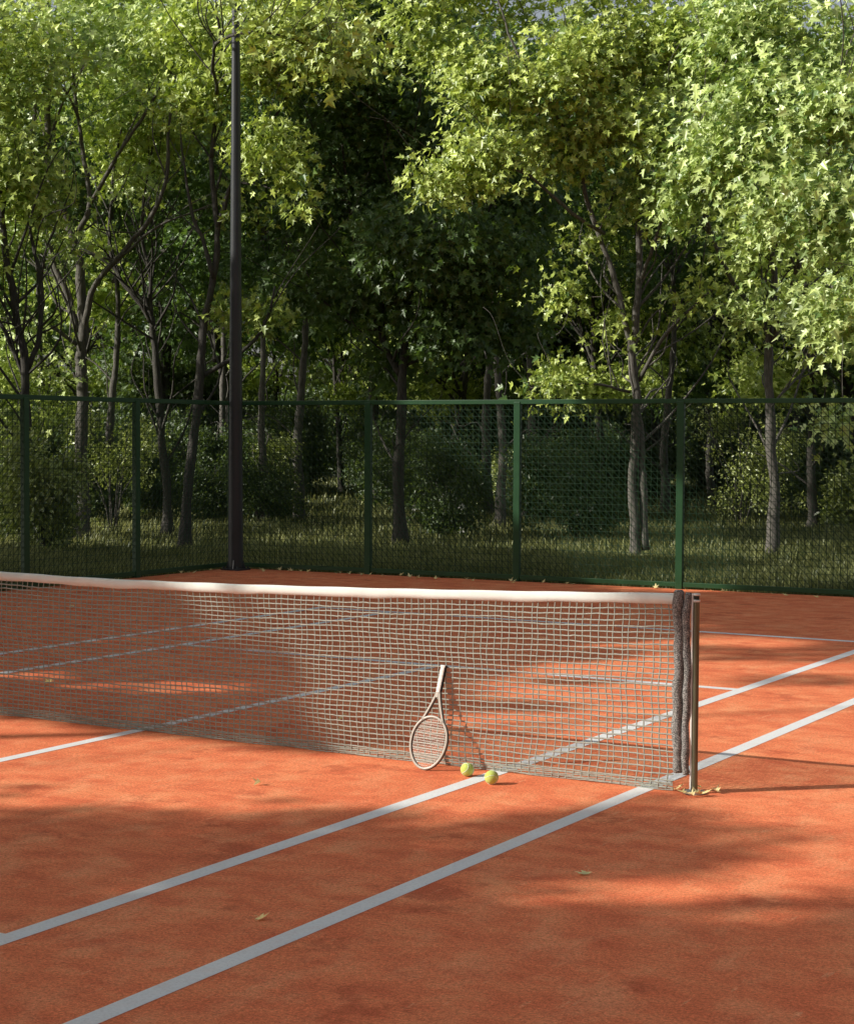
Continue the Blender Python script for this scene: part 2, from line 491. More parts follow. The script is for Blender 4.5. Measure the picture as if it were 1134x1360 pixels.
# ------------------------------------------------------------------ net post
post = empty('net_post', (PX, 0.01, 0))
tag(post, 'round metal net post at the right end of the net, leaves at its foot', 'net post')
b = MB(); b.lathe([(0.0165, 0.010), (0.0165, 1.030), (0.0165, 1.034)], 32); b.build('tube', M['post'], post)
b = MB()
b.lathe([(0.0, 1.076), (0.017, 1.076), (0.0195, 1.073), (0.0195, 1.066), (0.0165, 1.064)], 32)
b.build('cap', M['alu'], post)
b = MB(); b.lathe([(0.0165, 1.043), (0.0192, 1.041), (0.0192, 1.034), (0.0165, 1.030)], 32)
b.build('collar', M['alu'], post)
b = MB(); b.lathe([(0.0145, 1.028), (0.0145, 1.070)], 24); b.build('cable_groove', M['dark'], post)
b = MB(); b.lathe([(0.0, 0.013), (0.055, 0.013), (0.062, 0.010), (0.062, 0.0), (0.0, 0.0)], 32); b.build('base_plate', M['steel_rough'], post)
b = MB(); b.box((-0.0190, -0.0085, 0.548), (0.010, 0.013, 1.055)); bevel(b.build('highlight_rail', M['alu'], post), 0.0025)  # pale rail also stands in for the sun highlight down the post

# ------------------------------------------------------------------ racket
bot = on_ground(562, 1023) ; bot[2] = 0.0
butt = on_y(590, 884, -0.018)
ax = butt - bot; L = np.linalg.norm(ax); ax /= L
xw = np.array([1.0, -0.05, 0.0]); xw -= ax * (xw @ ax); xw /= np.linalg.norm(xw)
nm = np.cross(ax, xw); nm /= np.linalg.norm(nm)
if nm[1] > 0: nm = -nm


def rk(u, v, w_=0.0):
    """u across, v along from the head tip, w towards the court"""
    return np.stack([np.asarray(u, float) + 0 * np.asarray(v, float), np.asarray(v, float) + 0 * np.asarray(u, float), 0 * np.asarray(u, float) + 0 * np.asarray(v, float) + w_], -1)


racket = bpy.data.objects.new('tennis_racket', None); COL.objects.link(racket); racket.empty_display_size = .1
racket.matrix_world = Matrix(((xw[0], ax[0], nm[0], bot[0]), (xw[1], ax[1], nm[1], bot[1]), (xw[2], ax[2], nm[2], bot[2]), (0, 0, 0, 1)))
tag(racket, 'cream tennis racket standing on its head and leaning against the net', 'tennis racket')
HW, HL = 0.120, 0.150          # half sizes of the head to the frame's middle line
RF = 0.0085
HC = HL + RF
A_ = np.linspace(0, 2 * math.pi, 97)


def oval(a):
    return np.sin(a) * HW * (1 - 0.05 * np.cos(a)), HC + np.cos(a + math.pi) * HL


def frame_sweep(us, vs, half_w, half_d, closed, mats_out=0, mats_in=0):
    b = MB()
    P = np.stack([us, vs], 1)
    t = np.gradient(P, axis=0)
    if closed: t[0] = t[-1] = (P[1] - P[-2])
    t /= np.linalg.norm(t, axis=1)[:, None]
    nn = np.stack([t[:, 1], -t[:, 0]], 1)
    pr = [(-1, -.75), (-.7, -1), (.7, -1), (1, -.75), (1, .75), (.7, 1), (-.7, 1), (-1, .75)]
    V = np.stack([np.stack([P[:, 0] + nn[:, 0] * p * half_w, P[:, 1] + nn[:, 1] * p * half_w, q * half_d + 0 * vs], 1) for p, q in pr], 1)
    n, k = V.shape[:2]
    i = np.arange(n - 1)[:, None] * k; j = np.arange(k)[None, :]; j2 = (j + 1) % k
    F = np.stack([i + j, i + j2, i + k + j2, i + k + j], -1)
    for q in range(k): b.add(V.reshape(-1, 3), F[:, q], 1 if q in (3, 7) else 0, False) if q == 0 else b.more(F[:, q], 1 if q in (3, 7) else 0)
    if not closed:
        b.add(V[0], [list(range(k))], 0, False); b.add(V[-1], [list(range(k))[::-1]], 0, False)
    return b


us, vs = oval(A_)
bb = frame_sweep(us, vs, RF * 0.85, 0.0105, True)
bb.build('head_frame', [M['racket'], M['racket_in']], racket)
bb = frame_sweep(us * 1.058, HC + (vs - HC) * 1.043, 0.0013, 0.0045, True); bb.build('bumper_strip', M['racket_in'], racket)
bb = frame_sweep(us * 0.932, HC + (vs - HC) * 0.950, 0.0012, 0.0050, True); bb.build('grommet_strip', M['racket_in'], racket)
VT = L - 0.185                  # where the two throat arms meet
for s in (-1, 1):
    u0, v0 = oval(math.pi - s * 0.62)
    t = np.linspace(0, 1, 16)
    uu = u0 * (1 - t) ** 1.25 + s * 0.0085 * t; vv = v0 + (VT + 0.03 - v0) * t
    bb = frame_sweep(uu, vv, 0.0072, 0.0105, False); bb.build('throat_arm', [M['racket'], M['racket_in']], racket)
bb = frame_sweep(np.zeros(8), np.linspace(VT - 0.004, L - 0.158, 8), 0.0115, 0.0115, False); bb.build('shaft', [M['racket'], M['racket_in']], racket)
gv = np.linspace(L - 0.160, L - 0.012, 60)
bb = frame_sweep(np.zeros(60), gv, 0.0138 + 0.0006 * np.sign(np.sin(gv * 230)), 0.0155 + 0.0006 * np.sign(np.sin(gv * 230)), False); bb.build('grip', [M['grip'], M['grip_shade']], racket)
bb = frame_sweep(np.zeros(4), np.array([L - 0.0125, L - 0.010, L - 0.002, L]), np.array([0.0145, 0.0165, 0.0165, 0.0150]), np.array([0.0135, 0.0155, 0.0155, 0.014]), False)
bb.build('butt_cap', [M['grip'], M['grip_shade']], racket)
bb = MB()
ui = HW - RF * .5; vi = HL - RF * .5
for k in range(16):
    u = -ui + 2 * ui * (k + 1) / 17
    hh = vi * math.sqrt(max(0, 1 - (u / ui) ** 2))
    v = np.linspace(HC - hh, HC + hh, 40)
    bb.tube(rk(np.full(40, u), v, 0.0) + np.stack([0 * v, 0 * v, 0.0011 * np.sin(v / (2 * vi / 20) * math.pi + k * math.pi)], 1), 0.0013, 4, 0, False)
for k in range(20):
    v = HC - vi + 2 * vi * (k + 1) / 21
    hh = ui * math.sqrt(max(0, 1 - ((v - HC) / vi) ** 2))
    u = np.linspace(-hh, hh, 36)
    bb.tube(rk(u, np.full(36, v), 0.0) + np.stack([0 * u, 0 * u, -0.0011 * np.sin(u / (2 * ui / 17) * math.pi + k * math.pi)], 1), 0.0013, 4, 0, False)
bb.build('strings', M['string'], racket)

# ------------------------------------------------------------------ balls
BR = 0.0385


def make_ball(px, py, rot, label):
    g = on_ground(px, py)
    me = bpy.data.meshes.get('tennis_ball')
    if me is None:
        b = MB(); th = np.linspace(0, math.pi, 25)
        b.lathe(np.stack([np.sin(th) * BR, -np.cos(th) * BR], 1), 40)
        me = b.mesh('tennis_ball', M['ball'])
        s = MB(); t = np.linspace(0, 2 * math.pi, 121)
        A, B_ = 0.72, 0.28
        p = np.stack([A * np.cos(t) + B_ * np.cos(3 * t), A * np.sin(t) - B_ * np.sin(3 * t), 2 * math.sqrt(A * B_) * np.sin(2 * t)], 1)
        p *= (BR + 0.0002) / np.linalg.norm(p, axis=1)[:, None]
        s.tube(p, 0.0015, 6, 0, False)
        s.mesh('seam', M['seam'])
    o = bpy.data.objects.new('tennis_ball', me); COL.objects.link(o)
    o.location = (g[0], g[1], BR); o.rotation_euler = rot
    q = bpy.data.objects.new('seam', bpy.data.meshes['seam']); COL.objects.link(q); q.parent = o
    tag(o, label, 'tennis ball', 'tennis balls lying by the net')


make_ball(620.5, 1031.5, (0.5, 0.9, 0.3), 'yellow tennis ball beside the racket, the one nearer the net and off the white line')
make_ball(652.5, 1042, (1.2, 0.3, 1.6), 'yellow tennis ball on the edge of the white line, the one farther from the racket')

# ------------------------------------------------------------------ floodlight pole
fp = on_ground(313, 757)
pole = empty('lamp_pole', fp)
tag(pole, 'tall tapering dark grey lamp pole on a square base plate in the fence corner', 'lamp pole')
b = MB(); hz = np.linspace(0.02, 10.5, 24)
rr_ = 0.107 - 0.0066 * hz
b.lathe(np.stack([rr_, hz], 1), 40); b.build('shaft', M['pole'], pole)
b = MB(); b.box((0, 0, 0.012), (0.30, 0.30, 0.024)); bevel(b.build('base_plate', M['pole'], pole), 0.003)
for k in range(4):
    a = k * math.pi / 2 + 0.35
    b = MB(); c, s = math.cos(a), math.sin(a)
    d = np.array([c, s, 0]); e = np.array([-s, c, 0]) * 0.005
    tri = [d * 0.100 + [0, 0, .025], d * 0.145 + [0, 0, .025], d * 0.100 + [0, 0, .16]]
    V = np.array([t + e for t in tri] + [t - e for t in tri])
    b.add(V, [[0, 1, 2], [5, 4, 3]], 0, False); b.add(V, [[0, 3, 4, 1], [1, 4, 5, 2], [2, 5, 3, 0]], 0, False)
    b.build('gusset', M['steel_rough'] if k == 3 else M['pole'], pole)
for a in range(4):
    b = MB(); c, s = (a % 2) * 2 - 1, (a // 2) * 2 - 1
    b.lathe([(0.0, 0.052), (0.014, 0.05), (0.016, 0.03), (0.016, 0.0245)], 6, 0, (c * 0.122, s * 0.122, 0)); b.build('anchor_bolt', M['pole'], pole)

# ------------------------------------------------------------------ fences
FH = 2.36


def fence(name, origin, d, spacing, count, label, first=0):
    """posts, rails and a wire panel between every pair of posts, along +x of the fence's own frame"""
    root = empty(name, origin, math.atan2(d[1], d[0]))
    tag(root, label, 'fence')
    for k in range(first, count + 1):
        b = MB(); b.box((k * spacing, 0, FH / 2 - .01), (0.092, 0.07, FH)); bevel(b.build('post', M['green'], root), 0.006)
    ln = spacing * count
    b = MB(); b.box((ln / 2, 0, FH - 0.010), (ln + 0.075, 0.052, 0.060)); bevel(b.build('top_rail', M['green'], root), 0.005)
    b = MB(); b.box((ln / 2, 0, 0.055), (ln, 0.045, 0.060)); bevel(b.build('bottom_rail', M['green'], root), 0.005)
    pitch = 0.0865
    b = MB(); r = 0.0036
    x0, x1, z0, z1 = 0.038, spacing - 0.038, 0.085, FH - 0.040
    nh = int((z1 - z0) / pitch)
    for q in range(1, nh + 1):
        z = z0 + q * pitch
        b.tube([(x0, 0.0, z), (x1, 0.0, z)], r * .8, 4, 0, False)
    nx = int((x1 - x0) / pitch)
    for q in range(1, nx + 1):
        x = x0 + q * pitch
        b.tube([(x, 0.004, z0), (x, 0.004, z1)], r * 1.15, 4, 0, False)
    # diagonal wires both ways, clipped to the panel
    hgt = z1 - z0; wid = x1 - x0
    for sgn, yy, st in ((1, 0.008, 1),):
        cs = np.arange(-hgt, wid, pitch * st)
        for c in cs:
            a0 = max(0.0, -c); a1 = min(hgt, wid - c)
            if a1 - a0 < 0.03: continue
            xa, xb = x0 + c + a0, x0 + c + a1
            za, zb = (z1 - a0, z1 - a1) if sgn > 0 else (z0 + a0, z0 + a1)
            b.tube([(xa, yy, za), (xb, yy, zb)], r * 1.05, 4, 0, False)
    me = b.mesh('wire_panel', M['wire'])
    for k in range(count):
        o = bpy.data.objects.new('wire_panel', me); COL.objects.link(o); o.parent = root; o.location = (k * spacing, 0, 0)
    return root


fence('wire_fence', crn, FDIR, 2.245, 6, 'green wire mesh fence along the far end of the court, right of the lamp pole')
fence('wire_fence', crn + LDIR * 0.0, LDIR, 2.10, 10, 'green wire mesh fence running along the side of the court, left of the lamp pole', 1)

# ------------------------------------------------------------------ leaves
_h = [(0.0, 0.0), (0.13, -0.08), (0.46, 0.01), (0.25, 0.21), (0.70, 0.52), (0.22, 0.47), (0.19, 0.66), (0.0, 1.05)]
LV = np.array(_h + [(-x, y) for x, y in _h[1:-1]])
LR = [0, 1, 2, 3, 4, 5, 6, 7]
LL = [0, 7, 13, 12, 11, 10, 9, 8]
# narrow leaf for bushes and low growth
_o = [(0.0, 0.0), (0.20, 0.18), (0.27, 0.45), (0.16, 0.78), (0.0, 1.0)]
OV = np.array(_o + [(-x, y) for x, y in _o[1:-1]])
OR = [0, 1, 2, 3, 4]
OL = [0, 4, 7, 6, 5]


def unit(a):
    return a / (np.linalg.norm(a, axis=-1, keepdims=True) + 1e-9)


def add_leaves(b, pos, nrm, dire, size, tint, mi=0, kind='maple', fold=0.22, curl=0.22):
    T, fr_, fl_ = (LV, LR, LL) if kind == 'maple' else (OV, OR, OL)
    n = len(pos)
    if n == 0: return
    nrm = unit(nrm); y = unit(dire - nrm * (dire * nrm).sum(1, keepdims=True)); x = np.cross(y, nrm)
    fo = fold * (0.5 + rng.random(n)); cu = curl * (0.3 + 1.2 * rng.random(n)) ; tw = rng.normal(0, 0.12, n)
    tx = T[None, :, 0] * (0.85 + 0.3 * rng.random(n))[:, None]; ty = T[None, :, 1] + 0 * tx
    tz = fo[:, None] * np.abs(tx) - cu[:, None] * ty ** 2 + tw[:, None] * tx * ty
    V = pos[:, None, :] + size[:, None, None] * (x[:, None, :] * tx[:, :, None] + y[:, None, :] * ty[:, :, None] + nrm[:, None, :] * tz[:, :, None])
    k = len(T)
    base = (np.arange(n) * k)[:, None]
    F = np.stack([base + np.array(fr_)[None], base + np.array(fl_)[None]], 1).reshape(-1, len(fr_))
    b.add(V.reshape(-1, 3), F, mi, False, np.repeat(tint, 2))


def catmull(P, n):
    P = np.asarray(P, float)
    Q = np.vstack([2 * P[0] - P[1], P, 2 * P[-1] - P[-2]])
    out = []
    seg = len(P) - 1
    for t in np.linspace(0, seg - 1e-6, n):
        i = int(t); f = t - i
        a, b_, c, d = Q[i], Q[i + 1], Q[i + 2], Q[i + 3]
        out.append(0.5 * (2 * b_ + (c - a) * f + (2 * a - 5 * b_ + 4 * c - d) * f * f + (3 * b_ - a - 3 * c + d) * f ** 3))
    return np.array(out)


SHAFTS = [on_ground(*q) for q in ((330, 698), (365, 699), (400, 698), (435, 697), (470, 697), (500, 698), (410, 663), (435, 662), (460, 663), (480, 662), (642, 700), (665, 690), (620, 702), (600, 655), (890, 684), (915, 680), (940, 676), (1000, 772), (965, 778), (262, 708), (240, 706), (1050, 765), (150, 725))]
SHAFTS += [on_ground(985, 696) + [dx, 0, dz] for dx in (-.9, 0, .9) for dz in (.6, 1.5)]


def clear_of_shafts(p, rad):
    """False where a point stands in one of the gaps the sun falls through"""
    S = SUN / np.linalg.norm(SUN)
    ok = np.ones(len(p), bool)
    for q in SHAFTS:
        v = p - q; t = v @ S
        ok &= ~((t > 1.2) & (np.linalg.norm(v - t[:, None] * S, axis=1) < rad))
    return ok


def clumps(p, sc, seed):
    """cheap smooth 3-D noise in 0..1"""
    r = np.random.default_rng(seed)
    v = 0
    for k in range(7):
        d = r.normal(size=3); d /= np.linalg.norm(d)
        v = v + np.sin(p @ d * sc * (0.7 + 0.9 * r.random()) * 2 * math.pi + r.random() * 6.28)
    return 0.5 + v / 9.0


def build_tree(name, label, cat, group, base, limbs, blobs, leaf=0.17, per=16, mats=('bark', 'leaf'), kind='maple',
               spread=0.34, seed=1, gap=0.40, facing=None, min_leaf_z=0.3, twig_r=1.0, flowers=0, trunk_name='trunk', up=0.40):
    """limbs: list of (control points, r0, r1); blobs: (centre, (rx,ry,rz), number of sprays)"""
    global rng
    keep = rng; rng = np.random.default_rng(seed)
    base = np.asarray(base, float)
    root = empty(name, base)
    tag(root, label, cat, group)
    tb = MB(); NP = []; NR = []
    for P, r0, r1 in limbs:
        n = max(8, int(sum(np.linalg.norm(np.diff(np.asarray(P, float), axis=0), axis=1)) / 0.16))
        C = catmull(P, n)
        wob = np.cumsum(rng.normal(0, 0.011, (n, 3)), 0); wob -= np.linspace(0, 1, n)[:, None] * wob[-1]
        C = C + wob
        R = (np.linspace(1, 0, n) ** 0.8 * (r0 - r1) + r1) * 0.86
        if P is limbs[0][0]:
            R = R * (1 + 0.75 * np.exp(-np.arange(n) * 0.16 / 0.22))
        R = R * (1 + 0.07 * np.sin(np.arange(n) * 0.9 + seed) + rng.normal(0, 0.02, n))
        tb.tube(C, R, 9, 0, True)
        st = int(n * 0.18) if P is limbs[0][0] else int(n * 0.1)
        NP.append(C[st:]); NR.append(R[st:])
    if kind == 'maple':
        allP = np.concatenate(NP); allR = np.concatenate(NR); cx = allP[:, :2].mean(0)
        for q in rng.choice(len(allP), 40, replace=False):
            p0 = allP[q]; ln = 0.9 + 1.7 * rng.random()
            o_ = np.array([*(p0[:2] - cx), 0.0]) * .4 + rng.normal(0, .5, 3) * [1, 1, .4] + [0, 0, .75]
            o_ /= np.linalg.norm(o_)
            C = catmull([p0, p0 + o_ * ln * .4 + rng.normal(0, .08, 3), p0 + o_ * ln * .75 + rng.normal(0, .12, 3) + [0, 0, .1], p0 + o_ * ln + rng.normal(0, .15, 3) + [0, 0, .22]], 10)
            rr0 = min(allR[q] * .5, .010 + .008 * ln)
            tb.tube(C, np.linspace(rr0, .004, 10), 6, 0, False)
            NP.append(C[2:]); NR.append(np.linspace(rr0, .004, 10)[2:])
    if trunk_name: tb.build(trunk_name, M[mats[0]], root, base)
    NP = np.concatenate(NP); NR = np.concatenate(NR)
    cap = len(NP); tot = cap
    sp = []
    for c, r, n in blobs:
        d = unit(rng.normal(size=(n * 3, 3))); rad = rng.random((n * 3, 1)) ** (1 / 2.3)
        p = np.asarray(c, float) + d * rad * np.asarray(r, float)
        cl = clumps(p, 0.55, seed)
        p = p[cl > gap][:n]
        sp.append(p)
    sp = np.concatenate(sp); sp = sp[sp[:, 2] > min_leaf_z]
    if np.any(base): sp = sp[clear_of_shafts(sp, .75)]
    bufP = np.zeros((len(NP) + len(sp) * 5, 3)); bufR = np.zeros(len(bufP)); bufP[:tot] = NP; bufR[:tot] = NR
    d0 = np.array([np.min(((NP - s) ** 2).sum(1)) for s in sp])
    cb = MB()
    ctr = np.mean([np.asarray(c, float) for c, _, _ in blobs], 0)
    LP, LN, LD, LS, LT = [], [], [], [], []
    for s in sp[np.argsort(d0)]:
        q = bufP[:tot]
        dv = s - q
        dist = np.sqrt((dv ** 2).sum(1)) + 0.35 * np.maximum(0, -dv[:, 2])
        k = int(np.argmin(dist)); p0 = bufP[k]; ln = max(0.05, np.linalg.norm(s - p0))
        mid1 = p0 + (s - p0) * 0.33 + rng.normal(0, 0.07, 3) * ln + [0, 0, 0.06 * ln]
        mid2 = p0 + (s - p0) * 0.68 + rng.normal(0, 0.07, 3) * ln + [0, 0, 0.05 * ln]
        r0 = min(bufR[k] * 0.7, 0.006 + 0.010 * ln) * twig_r
        pts = np.array([p0, mid1, mid2, s])
        cb.tube(pts, [r0, r0 * .8, r0 * .6, 0.0035], 5 if r0 > 0.012 else 4, 1, False)
        bufP[tot:tot + 3] = pts[1:]; bufR[tot:tot + 3] = [r0 * .8, r0 * .65, 0.005]; tot += 3
        m = int(per * (0.6 + 0.8 * rng.random()))
        off = rng.normal(0, 1, (m, 3)) * [spread * .72, spread * .72, spread * .58]
        off[:, 2] -= 0.10 * (off[:, 0] ** 2 + off[:, 1] ** 2) / spread
        pos = s + off
        out = unit(pos - ctr)
        nr = np.array([0, 0, up]) + out * 0.35 + rng.normal(0, 0.70, (m, 3))
        if facing is not None: nr = nr + np.asarray(facing) * 0.75
        dr = unit(off + 1e-4) * [1, 1, .3] + out * 0.3 + np.array([0, 0, -0.35]) + rng.normal(0, 0.35, (m, 3))
        LP.append(pos); LN.append(nr); LD.append(dr)
        LS.append(leaf * (0.45 + 0.8 * rng.random(m)))
        LT.append(np.clip(rng.normal(0.45 + 0.30 * (clumps(s[None], 0.8, seed + 5)[0] - .5), 0.22, m), 0, 1))
    LP, LN, LD, LS, LT = map(np.concatenate, (LP, LN, LD, LS, LT))
    add_leaves(cb, LP, LN, LD, LS, LT, 0, kind)
    ms = [M[mats[1]], M['twig']]
    crown = cb.build('crown' if kind == 'maple' else 'foliage', ms, root, base)
    if flowers:
        idx = rng.choice(len(LP), flowers, replace=False)
        tocam = unit(CAM - LP[idx])
        fb = MB()
        for i, t in zip(idx, tocam):
            c = LP[i] + t * 0.10
            for q in range(7):
                a = q * 0.9 + rng.random()
                e1 = unit(np.cross(t, [0, 0, 1.0])); e2 = np.cross(e1, t)
                dd = e1 * math.cos(a) + e2 * math.sin(a)
                add_leaves(fb, (c + dd * 0.02)[None], (t + rng.normal(0, .3, 3))[None], dd[None], np.array([0.05]), np.array([0.5]), 0, 'oval')
        fb.build('blossom', M['petal'], root, base)
    rng = keep
    return root


def copy_tree(o, loc, rz, sc, label, group):
    c = o.copy(); COL.objects.link(c)
    c.location = loc; c.rotation_euler = (0, 0, rz); c.scale = sc
    c['label'] = label; c['group'] = group
    for ch in o.children:
        d = ch.copy(); COL.objects.link(d); d.parent = c
    return c


TOSUN = SUN / np.linalg.norm(SUN)
TOCAM = unit(np.array([-FW[0], -FW[1], 0.1]))
FACE = unit(TOSUN * 0.5 + TOCAM * 0.6)


def px_limb(pts, d):
    """pts: (px, py[, extra depth])"""
    return [at(p[0], p[1], d + (p[2] if len(p) > 2 else 0)) for p in pts]


def px_blob(px, py, d, r, n, rz=None):
    return (at(px, py, d), (r, r * 0.9, rz or r * 0.75), n)


def tree_px(name, label, group, bx, by, limbs, blobs, **kw):
    g = on_ground(bx, by); d = float((g - CAM) @ FW)
    first, r0, r1 = limbs[0]
    P0 = [g + np.array([0, 0, -0.05])] + px_limb(first, d)
    L_ = [(P0, r0, r1)] + [(px_limb(p, d), a, c) for p, a, c in limbs[1:]]
    B_ = [px_blob(q[0], q[1], d + q[2], q[3], q[4], q[5] if len(q) > 5 else None) for q in blobs]
    return build_tree(name, label, 'tree', group, g, L_, B_, **kw)


GF = 'maple trees in the front row behind the fence'

# right-hand maple whose bough hangs over the fence
tree_px('maple_tree', 'pale bright green maple at the right edge, its boughs hanging over the fence', GF, 1025, 742,
        [([(1029, 640), (1026, 540), (1024, 455), (1030, 380), (1022, 290)], 0.105, 0.05),
         ([(1024, 455), (1050, 385, -.4), (1075, 300, -1.5), (1100, 190, -2.5), (1120, 90, -3)], 0.06, 0.02),
         ([(1024, 450), (990, 400), (955, 340, -.6), (930, 240, -1.2), (940, 120, -1.5)], 0.05, 0.018),
         ([(1022, 290), (1010, 200, -1), (990, 90, -1), (1000, -20, -1)], 0.048, 0.018),
         ([(1050, 385, -.4), (1110, 380, -2.5), (1150, 410, -4)], 0.04, 0.014),
         ([(1026, 540), (1060, 500, .3), (1085, 470, .6)], 0.025, 0.012)],
        [(1000, 170, -2.2, 1.15, 100), (1085, 270, -3.0, 0.95, 85), (935, 190, -1.4, 0.8, 60), (1040, 60, -2, 1.2, 90), (950, 70, -1.2, 1.0, 70),
         (1130, 130, -3, 0.9, 60), (1115, 420, -4, 0.5, 40), (1112, 500, -5, 0.24, 13), (1005, 320, -1.5, 0.55, 34), (1010, -80, -1, 1.6, 80),
         (905, 270, -1, 0.42, 20), (1130, 330, -4, 0.6, 30), (1060, 400, -2.2, .35, 12), (1000, 405, -.6, 0.3, 10), (1130, 560, -5.2, 0.25, 8)],
        leaf=0.125, per=23, mats=('bark', 'leaf_light'), seed=11, spread=0.30, facing=FACE, gap=.51)

# twin-stemmed maple right of the centre
tree_px('maple_tree', 'twisting twin stemmed maple behind the second fence panel from the right', GF, 846, 740,
        [([(842, 660), (846, 570), (843, 500), (848, 430), (852, 330), (848, 230), (856, 120), (850, 20)], 0.095, 0.03),
         ([(858, 730), (853, 640), (848, 560), (842, 490), (824, 400), (800, 310), (778, 240), (770, 150), (760, 60)], 0.075, 0.025),
         ([(848, 505), (880, 455, -.3), (915, 415, -.5), (945, 385, -.7)], 0.045, 0.014),
         ([(838, 520), (800, 510, -.2), (745, 513, -.3), (705, 515, -.4)], 0.030, 0.009),
         ([(850, 380), (872, 300, -.5), (895, 220, -.8), (905, 140, -1)], 0.04, 0.015),
         ([(800, 310), (760, 285, -.4), (700, 230, -.8), (655, 180, -1)], 0.04, 0.014),
         ([(778, 240), (740, 150, -.6), (690, 70, -1), (660, -10, -1)], 0.04, 0.014),
         ([(700, 230, -.8), (640, 215, -1), (590, 230, -1.2)], 0.02, 0.008)],
        [(690, 85, -.8, 1.0, 85), (790, 80, -.6, 1.1, 95), (615, 120, -.8, 0.75, 50), (640, 205, -1, 0.7, 44), (850, 160, -.8, .85, 62), (740, 195, -.5, .75, 55),
         (880, 60, -.6, .9, 60), (575, 235, -1.2, .42, 16), (850, 270, -.5, .55, 26), (720, -60, 0, 1.6, 70), (860, -60, 0, 1.5, 60), (560, 40, -.4, .9, 50),
         (725, 510, -.3, .42, 16), (790, 440, 0.2, .45, 14), (735, 400, .3, .40, 13), (930, 385, -.6, .28, 7), (790, 320, .2, .5, 18), (600, -40, 0, 1.2, 50)],
        leaf=0.115, per=22, mats=('bark', 'leaf'), seed=22, spread=0.29, facing=FACE, gap=.53)

# dark maple in the middle, in the shade of its neighbours
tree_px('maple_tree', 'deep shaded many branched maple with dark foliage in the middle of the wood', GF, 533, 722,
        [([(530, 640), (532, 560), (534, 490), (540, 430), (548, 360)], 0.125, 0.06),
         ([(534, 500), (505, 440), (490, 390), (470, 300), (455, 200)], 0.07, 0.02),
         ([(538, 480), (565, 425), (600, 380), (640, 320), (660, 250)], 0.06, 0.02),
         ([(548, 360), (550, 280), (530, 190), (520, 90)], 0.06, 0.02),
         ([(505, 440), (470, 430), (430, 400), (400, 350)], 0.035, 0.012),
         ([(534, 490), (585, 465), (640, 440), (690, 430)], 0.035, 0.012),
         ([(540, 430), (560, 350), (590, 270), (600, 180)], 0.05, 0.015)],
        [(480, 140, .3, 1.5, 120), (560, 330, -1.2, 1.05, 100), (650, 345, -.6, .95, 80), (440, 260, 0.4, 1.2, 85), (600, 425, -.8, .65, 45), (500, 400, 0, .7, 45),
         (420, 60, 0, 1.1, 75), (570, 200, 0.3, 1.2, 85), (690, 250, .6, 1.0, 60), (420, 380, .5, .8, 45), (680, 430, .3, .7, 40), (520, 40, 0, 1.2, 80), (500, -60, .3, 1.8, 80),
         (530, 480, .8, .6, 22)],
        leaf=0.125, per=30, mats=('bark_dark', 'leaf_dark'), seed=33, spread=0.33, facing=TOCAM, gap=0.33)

# slim leaning maple left of the lamp pole
tree_px('maple_tree', 'slim leaning maple with a forked stem just left of the lamp pole', GF, 243, 728,
        [([(248, 660), (258, 580), (264, 500), (270, 440), (284, 370), (288, 300), (280, 210)], 0.105, 0.045),
         ([(266, 500), (300, 480), (330, 455), (352, 425), (365, 380)], 0.05, 0.018),
         ([(284, 370), (268, 320), (250, 270), (240, 180)], 0.05, 0.018),
         ([(288, 300), (310, 240), (345, 180), (395, 110), (430, 50)], 0.05, 0.018),
         ([(280, 210), (290, 120), (300, 30)], 0.045, 0.015),
         ([(310, 240), (360, 250, -.5), (420, 275, -1)], 0.022, 0.008),
         ([(288, 130), (285, 70, -3), (310, 45, -6), (380, 48, -6.6), (450, 75, -6.8)], 0.035, 0.008)],
        [(325, 28, -6.4, .42, 22), (400, 30, -6.6, .5, 24), (455, 70, -6.8, .35, 14), (345, -20, -6.2, .6, 24), (370, 85, -.8, .8, 62), (440, 55, -.8, .6, 40), (330, 40, -.5, .9, 60), (350, 190, -.8, .6, 34), (385, 220, -1, .36, 12), (405, 270, -1.1, .25, 8),
         (260, 120, 0, .8, 46), (470, 90, -.6, .35, 16), (345, 300, 0, .5, 18), (300, 400, 0.4, .5, 16), (340, -50, 0, 1.4, 60), (240, 40, .2, .8, 40), (355, 420, .3, .4, 14), (440, -30, 0, 1.0, 36)],
        leaf=0.122, per=18, mats=('bark_dark', 'leaf'), seed=44, spread=0.28, facing=FACE, gap=.52)

